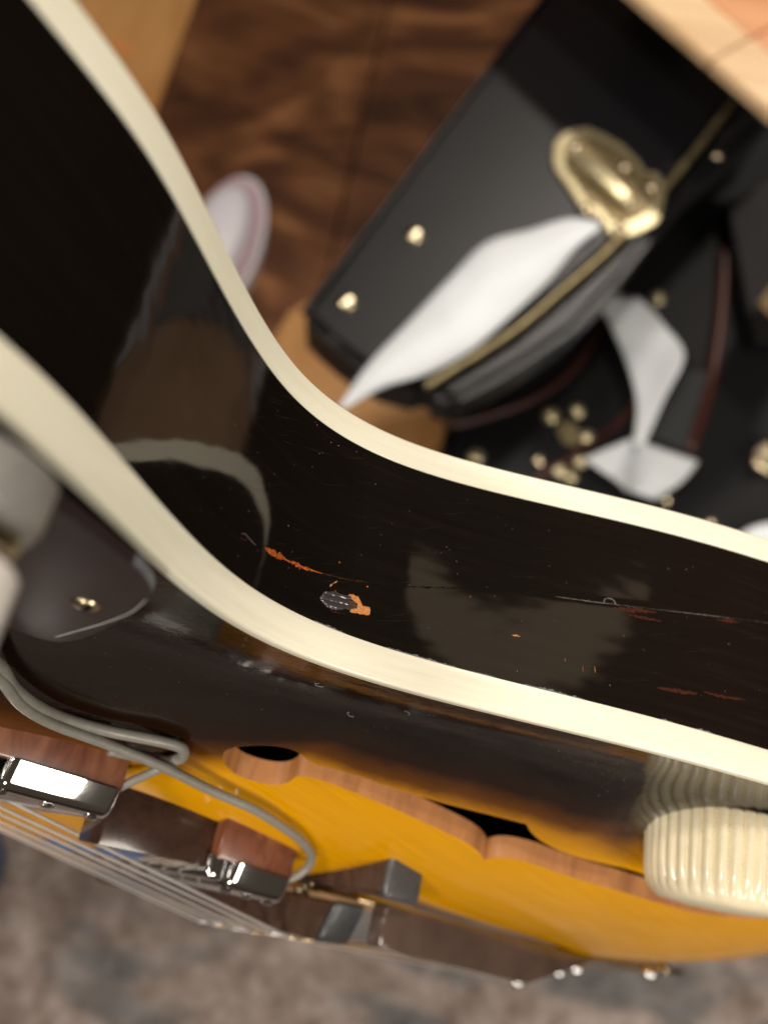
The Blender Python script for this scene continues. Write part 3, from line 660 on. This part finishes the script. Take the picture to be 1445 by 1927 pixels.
# floor
fl = mesh_obj('floor', [(-3, -3, -.01), (3, -3, -.01), (3, 3, -.01), (-3, 3, -.01)], [(0, 1, 2, 3)], M['rosewood'], None, smooth=False, kind='structure')
pa = at_z(372, 0, 0); pb = at_z(292, 225, 0); dr = (pa - pb).normalized(); sdv = Vector((dr.y, -dr.x, 0))
wd = .30
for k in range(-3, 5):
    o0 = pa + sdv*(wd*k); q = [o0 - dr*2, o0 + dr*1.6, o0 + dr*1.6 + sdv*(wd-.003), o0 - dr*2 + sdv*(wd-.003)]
    prism('plank', [(p.x, p.y) for p in q], -.008, (.004 if k == -1 else 0) , M['light_plank'] if k == -1 else (M['mirrored_plank'] if k >= 3 else M['floor']), fl, .0015, label='lighter orange floor plank' if k == -1 else None, seg=1)
kn = at_z(232, 88, .004)
prism('knot', [(kn.x + .024*math.cos(a_)+.006*math.sin(a_), kn.y - .012*math.cos(a_) + .009*math.sin(a_)) for a_ in [k*PI/8 for k in range(16)]], .003, .006, plain('knot_wood', (.55, .22, .07), .5), fl, .001)
q = pz([(545,590),(600,560),(760,600),(850,720),(850,960),(700,880),(560,760),(500,660)], .005)  # pale slab stands for the pool of light on the floor
prism('plank', [(p.x, p.y) for p in q], .001, .012, M['light_plank'], fl, .001, label='lit patch of floor between the black case and the guitar, as a pale slab', seg=1)
# rug, its far edge hidden behind the guitar
nx_, ny_ = 90, 60; V = []; Fc = []
for j in range(ny_+1):
    for i in range(nx_+1):
        x = -1.1 + 2.2*i/nx_; y = -1.3 + 1.36*j/ny_; V.append((x, y, .012 + .004*noise.noise((x*14, y*14, 0))))
for j in range(ny_):
    for i in range(nx_): a_ = j*(nx_+1)+i; Fc.append((a_, a_+1, a_+nx_+2, a_+nx_+1))
mesh_obj('rug', V, Fc, M['rug'], None, kind='structure')

# sneaker
sn_c = at_z(408, 470, .03); sr = root('sneaker', (sn_c.x, sn_c.y, 0), 'white low sneaker with pale pink band standing on the brown floor', 'shoe')
def shoe_outline(s, toe=.0):
    o = []
    for k in range(40):
        a_ = 2*PI*k/40; x = .056*math.cos(a_)*s; y = (.150 if math.sin(a_) < 0 else .140)*math.sin(a_)*s
        x *= 1 - .12*max(0, -math.sin(a_)); o.append((sn_c.x + x*.98 + .05*y, sn_c.y + y - .0 + toe))
    return o
prism('sole', shoe_outline(1.0), .0, .028, M['sole'], sr, .006)
prism('foxing_band', shoe_outline(.88), .027, .040, M['band'], sr, .004)
V, Fc = [], []; rings = [(.72, .038), (.70, .050), (.62, .060), (.46, .066), (.25, .069), (.02, .070)]
for s, z in rings:
    for (x, y) in shoe_outline(s): V.append((x, y, z))
n = 40
for i in range(len(rings)-1):
    for k in range(n): Fc.append((i*n+k, i*n+(k+1) % n, (i+1)*n+(k+1) % n, (i+1)*n+k))
mesh_obj('upper', V, Fc, M['toe'], sr)

# big case with the brass latch
ZA = .52
ca = root('guitar_case', at_z(900, 400, ZA) * 1.0 - Vector((0, 0, ZA)), 'black hard guitar case with a large brass latch and brass seam trim', 'guitar case', 'hard cases')
SEAM = [(800,728),(960,628),(1060,545),(1160,455),(1270,330),(1390,175),(1560,-60)]
bodyL = [(566,585),(600,545),(760,330),(960,70),(1100,-110),(1500,-160)] + SEAM[::-1][1:] + [(700,700),(620,640)]
lidL = SEAM[:-1] + [(1500,20),(1640,20),(1400,260),(1300,345),(1180,500),(1080,610),(960,690),(860,745)]
prism('case_body', [(p.x, p.y) for p in pz(bodyL, ZA)], ZA-.034, ZA, M['tolex'], ca, .006)
prism('case_lid', [(p.x, p.y) for p in pz([(x+3, y+4) for x, y in lidL], ZA)], ZA-.034, ZA-.003, M['tolex'], ca, .006)
S3 = [at_z(x, y, ZA) + Vector((0, 0, .001)) for x, y in SEAM]
tube('seam_trim', S3, .0026, M['trim'], ca, 10, 10, taper=lambda t: 1+.12*math.sin(t*260))
for (px, py, r) in ((780, 442, .0075), (652, 568, .0075), (1350, 292, .0045)):
    stud('stud', px, py, ZA, r, M['brassn'], ca)
# latch
zo = 3.107; LO = [(180,330),(190,230),(250,160),(380,135),(480,180),(590,240),(690,340),(720,400),(790,400),(835,470),(830,560),(800,680),(700,740),(600,770),(510,755),(475,690),(430,640),(360,630),(320,560),(270,480),(200,390)]
def lt(x, y, Z): return at_z(980 + x/zo, 200 + y/zo, Z)
LP = dense([tuple(lt(x, y, ZA))[:2] for x, y in LO], True, .002); LP = smooth_loop(LP, [], 1)
latch = prism('latch', [tuple(p) for p in LP], ZA, ZA+.0035, M['brass'], ca, .0014, 'scalloped brass latch plate')
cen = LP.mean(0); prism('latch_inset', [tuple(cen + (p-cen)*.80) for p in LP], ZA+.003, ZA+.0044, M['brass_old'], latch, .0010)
def capsule(pts, r, mat, name, lab=None): return tube(name, pts, r, mat, latch, 16, 6, taper=lambda t: .72+.28*math.sin(PI*min(1, max(0, t)))**.35, label=lab)
capsule([lt(300, 290, ZA+.006), lt(420, 375, ZA+.009), lt(560, 500, ZA+.009), lt(650, 590, ZA+.007)], .0062, M['brass'], 'hasp', 'rounded brass hasp')
for s in (-1, 1):
    a0 = lt(430, 335, 0) if s < 0 else lt(350, 460, 0); a1 = lt(690, 545, 0) if s < 0 else lt(600, 670, 0)
    tube('hasp_wire', [Vector((a0.x, a0.y, ZA+.006)), Vector(((a0.x+a1.x)/2, (a0.y+a1.y)/2, ZA+.009)), Vector((a1.x, a1.y, ZA+.006))], .0013, M['brass'], latch, 8, 6)
for (x, y) in ((320, 245), (610, 350), (380, 600), (765, 470), (580, 710)):
    c = lt(x, y, ZA+.0045); stud('rivet', 980+x/zo, 200+y/zo, ZA+.0045, .0042, M['brassn'], latch)
# slim shine strip where the case edge is worn
tube('edge_binding', pz([(570,590),(760,340),(955,82),(1090,-95)], ZA-.002), .002, M['tolex'], ca, 8, 6)

# second case, lower
ZB = .36
cb = root('guitar_case', at_z(1150, 900, ZB) - Vector((0, 0, ZB)), 'black hard case with dark red piping and small gold studs, lying lower at the right', 'guitar case', 'hard cases')
bL = [(838,800),(862,748),(930,690),(1030,600),(1100,500),(1180,430),(1500,150),(1530,1100),(830,1150)]
prism('case_lid', [(p.x, p.y) for p in pz(bL, ZB)], ZB-.30, ZB, M['tolexb'], cb, .008)
tube('piping', pz([(835,802),(900,788),(1000,752),(1070,702),(1115,637),(1150,542)], ZB+.001), .0035, M['redtrim'], cb, 8, 6)
tube('piping', pz([(1000,905),(1090,850),(1160,800),(1190,760)], ZB+.001), .003, M['redtrim'], cb, 8, 6)
tube('piping', pz([(1295,850),(1325,760),(1345,670),(1358,560),(1362,470)], ZB+.002), .0055, M['redtrim'], cb, 8, 6)
def slab(name, L_, Z, t, mat, parent, lab=None): return prism(name, [(p.x, p.y) for p in pz(L_, Z)], Z-t, Z, mat, parent, .0015, lab)
slab('strap', [(1215,820),(1290,690),(1335,700),(1290,845)], ZB+.010, .006, M['strap'], cb, 'grey webbing strap')
slab('lid_panel', [(1370,380),(1700,200),(1800,700),(1420,640)], ZB+.02, .018, M['tolex_in'], cb)
for (px, py, r, mt) in ((895,860,.0072,'brass'),(1035,782,.0078,'brass'),(1086,774,.0065,'brass'),(1105,824,.0070,'brass'),(1013,866,.0060,'brassn'),(1052,885,.0070,'brass'),(1074,897,.006,'brass'),(1092,868,.0065,'brass'),(1236,562,.0072,'brass'),(1250,935,.0078,'brassn'),(1338,985,.005,'brassn')):
    stud('stud', px, py, ZB, r, M[mt], cb)
slab('hinge', [(1045,800),(1075,790),(1100,820),(1085,840),(1060,830)], ZB+.004, .004, M['trim'], cb, 'dull brass hinge')
slab('corner_clasp', [(1418,850),(1440,830),(1500,840),(1500,900),(1430,885)], ZB+.01, .009, M['brassn'], cb, 'brass clasp at the right')
stud('stud', 1428, 872, ZB+.01, .007, M['brassn'], cb)

cc = root('guitar_case', (1.1, .9, 0), 'added unseen black box beyond the right frame edge, mirrored in the glossy guitar side', 'guitar case', 'hard cases')  # unseen block added to give the guitar side something black to mirror
prism('case_body', [(1.12, .15), (1.26, .15), (1.26, 1.9), (1.12, 1.9)], 0, 1.45, M['tolex_in'], cc, .02)
prism('case_lid', [(1.265, .15), (1.35, .15), (1.35, 1.9), (1.265, 1.9)], 0, 1.45, M['tolex_in'], cc, .02)
mt = mesh_obj('mat', [(.45, .80, .006), (.955, .80, .006), (.955, 1.7, .006), (.45, 1.7, .006)], [(0, 1, 2, 3)], plain('mirrored_floor_grey', (.10, .10, .108), .8, 0, 0, 60, .5, .2), None, smooth=False, kind='structure')  # unseen grey sheet added for its reflection in the guitar side
mesh_obj('mirrored_strip', [(.985, .78, .008), (1.05, .74, .008), (1.06, 1.16, .008), (1.0, 1.16, .008)], [(0, 1, 2, 3)], plain('mirrored_pale_strip', (.42, .42, .45), .8, 0, 0, 60, .5, .2), mt, smooth=False)  # unseen pale strip added for the streak mirrored in the side
# tissue papers
def sheet(name, Lr, Rr, zf, label, group='white tissue sheets'):
    Lr = catmull(Lr, 5); Rr = catmull(Rr, 5); n = len(Lr); V, Fc = [], []; m = 9
    for i in range(n):
        t = i/(n-1)
        for j in range(m):
            s = j/(m-1); x = Lr[i][0]*(1-s)+Rr[i][0]*s; y = Lr[i][1]*(1-s)+Rr[i][1]*s
            V.append(at_z(x, y, zf(t, s) + .003*noise.noise((x*.013, y*.013, 5)) + .0016*abs(noise.noise((x*.035, y*.02, 2)))))
    for i in range(n-1):
        for j in range(m-1): a_ = i*m+j; Fc.append((a_, a_+1, a_+m+1, a_+m))
    # thickness
    nv = len(V); V2 = V + [v - Vector((0, 0, .0006)) for v in V]; F2 = Fc + [tuple(i+nv for i in f[::-1]) for f in Fc]
    ring = [i*m for i in range(n)] + [(n-1)*m+j for j in range(1, m)] + [i*m+m-1 for i in range(n-2, -1, -1)] + [j for j in range(m-2, 0, -1)]
    for k in range(len(ring)): a_, b_ = ring[k], ring[(k+1) % len(ring)]; F2.append((a_, b_, b_+nv, a_+nv))
    c = sum(V, Vector())/nv
    o = mesh_obj(name, V2, F2, M['paper'], None, loc=c, label=label); o['category'] = 'paper'; o['group'] = group; return o
sheet('tissue_sheet', [(636,768),(690,688),(770,603),(850,518),(915,455),(1000,430),(1070,410),(1125,416)], [(646,770),(722,728),(800,704),(880,662),(955,600),(1030,530),(1085,465),(1132,426)], lambda t, s: ZA + .007 + .010*math.sin(PI*s)*math.sin(PI*t), 'long white tissue sheet lying on the black case below the brass latch')
sheet('tissue_sheet', [(1108,545),(1145,605),(1182,690),(1198,760),(1192,835)], [(1205,560),(1250,610),(1288,668),(1250,750),(1212,838)], lambda t, s: ZB + .035 + .012*s*math.sin(PI*t) - .004*t, 'upright white tissue sheet draped over the lower black case')
sheet('tissue_sheet', [(1098,862),(1130,885),(1160,905),(1180,925)], [(1195,822),(1200,828),(1205,832),(1210,838)], lambda t, s: ZB + .018 + .004*s, 'small grey-white folded flap of tissue beside the gold studs')
sheet('tissue_sheet', [(1175,920),(1190,870),(1200,828)], [(1235,940),(1285,905),(1315,868)], lambda t, s: ZB + .026 + .008*math.sin(PI*s), 'white folded tissue corner at the foot of the draped sheet')
sheet('tissue_sheet', [(1385,1010),(1420,990),(1470,980)], [(1400,1040),(1440,1040),(1480,1040)], lambda t, s: ZB + .012, 'sliver of pale tissue at the right frame edge above the cream binding')

# pale wooden table top at the upper right
ZT = .60
tb = root('wooden_table', at_z(1500, 50, ZT) - Vector((0, 0, ZT)), 'pale wooden table edge with an orange panel jutting into the upper right corner', 'table')
e0 = at_z(1205, -5, ZT); e1_ = at_z(1446, 203, ZT); ed = (e1_ - e0).normalized(); ep = Vector((-ed.y, ed.x, 0))
if ep.dot(at_z(1445, 0, ZT) - e0) < 0: ep = -ep
we = .040
def rectp(a_, b_, c, d): return [(p.x, p.y) for p in (e0 + ed*a_ + ep*c, e0 + ed*b_ + ep*c, e0 + ed*b_ + ep*d, e0 + ed*a_ + ep*d)]
seamp = at_z(1350, 105, ZT); sa = (seamp - e0).dot(ed)
prism('edge_board', rectp(-.4, sa-.0006, 0, we), ZT-.008, ZT, M['board'], tb, .0012)
prism('edge_board', rectp(sa+.0006, .22, 0, we), ZT-.008, ZT, M['board'], tb, .0012)
prism('panel', rectp(-.4, sa-.0006, we+.0008, .15), ZT-.008, ZT-.001, M['board_in'], tb, .0012)
prism('panel', rectp(sa+.0006, .22, we+.0008, .15), ZT-.008, ZT-.001, M['board_in'], tb, .0012)
prism('shelf', [(p.x, p.y) for p in pz([(800,480),(980,190),(1200,-60),(1700,-200),(1600,0),(1250,270),(980,520),(880,560)], ZA)], ZA-.052, ZA-.0345, M['tolex_in'], tb, .001, 'lower shelf carrying the black case')
for (a_, c) in ((-.06, .09), (.17, .09)): prism('leg', rectp(a_, a_+.04, c, c+.04), 0, ZT-.008, M['board'], tb, .002)

# person's denim knee under the guitar, a sliver shows at the left edge
pr = root('person', (-.45, -.05, 0), 'person in blue jeans, only the denim knee showing at the left edge', 'person')
kpts = [(-.68, -.10, .56), (-.51, -.10, .56), (-.40, -.095, .545), (-.345, -.09, .52), (-.32, -.085, .42), (-.33, -.08, .25), (-.34, -.08, .06)]
tube('trouser_leg', kpts, .075, M['denim'], pr, 24, 6, taper=lambda t: 1.05-.35*t)
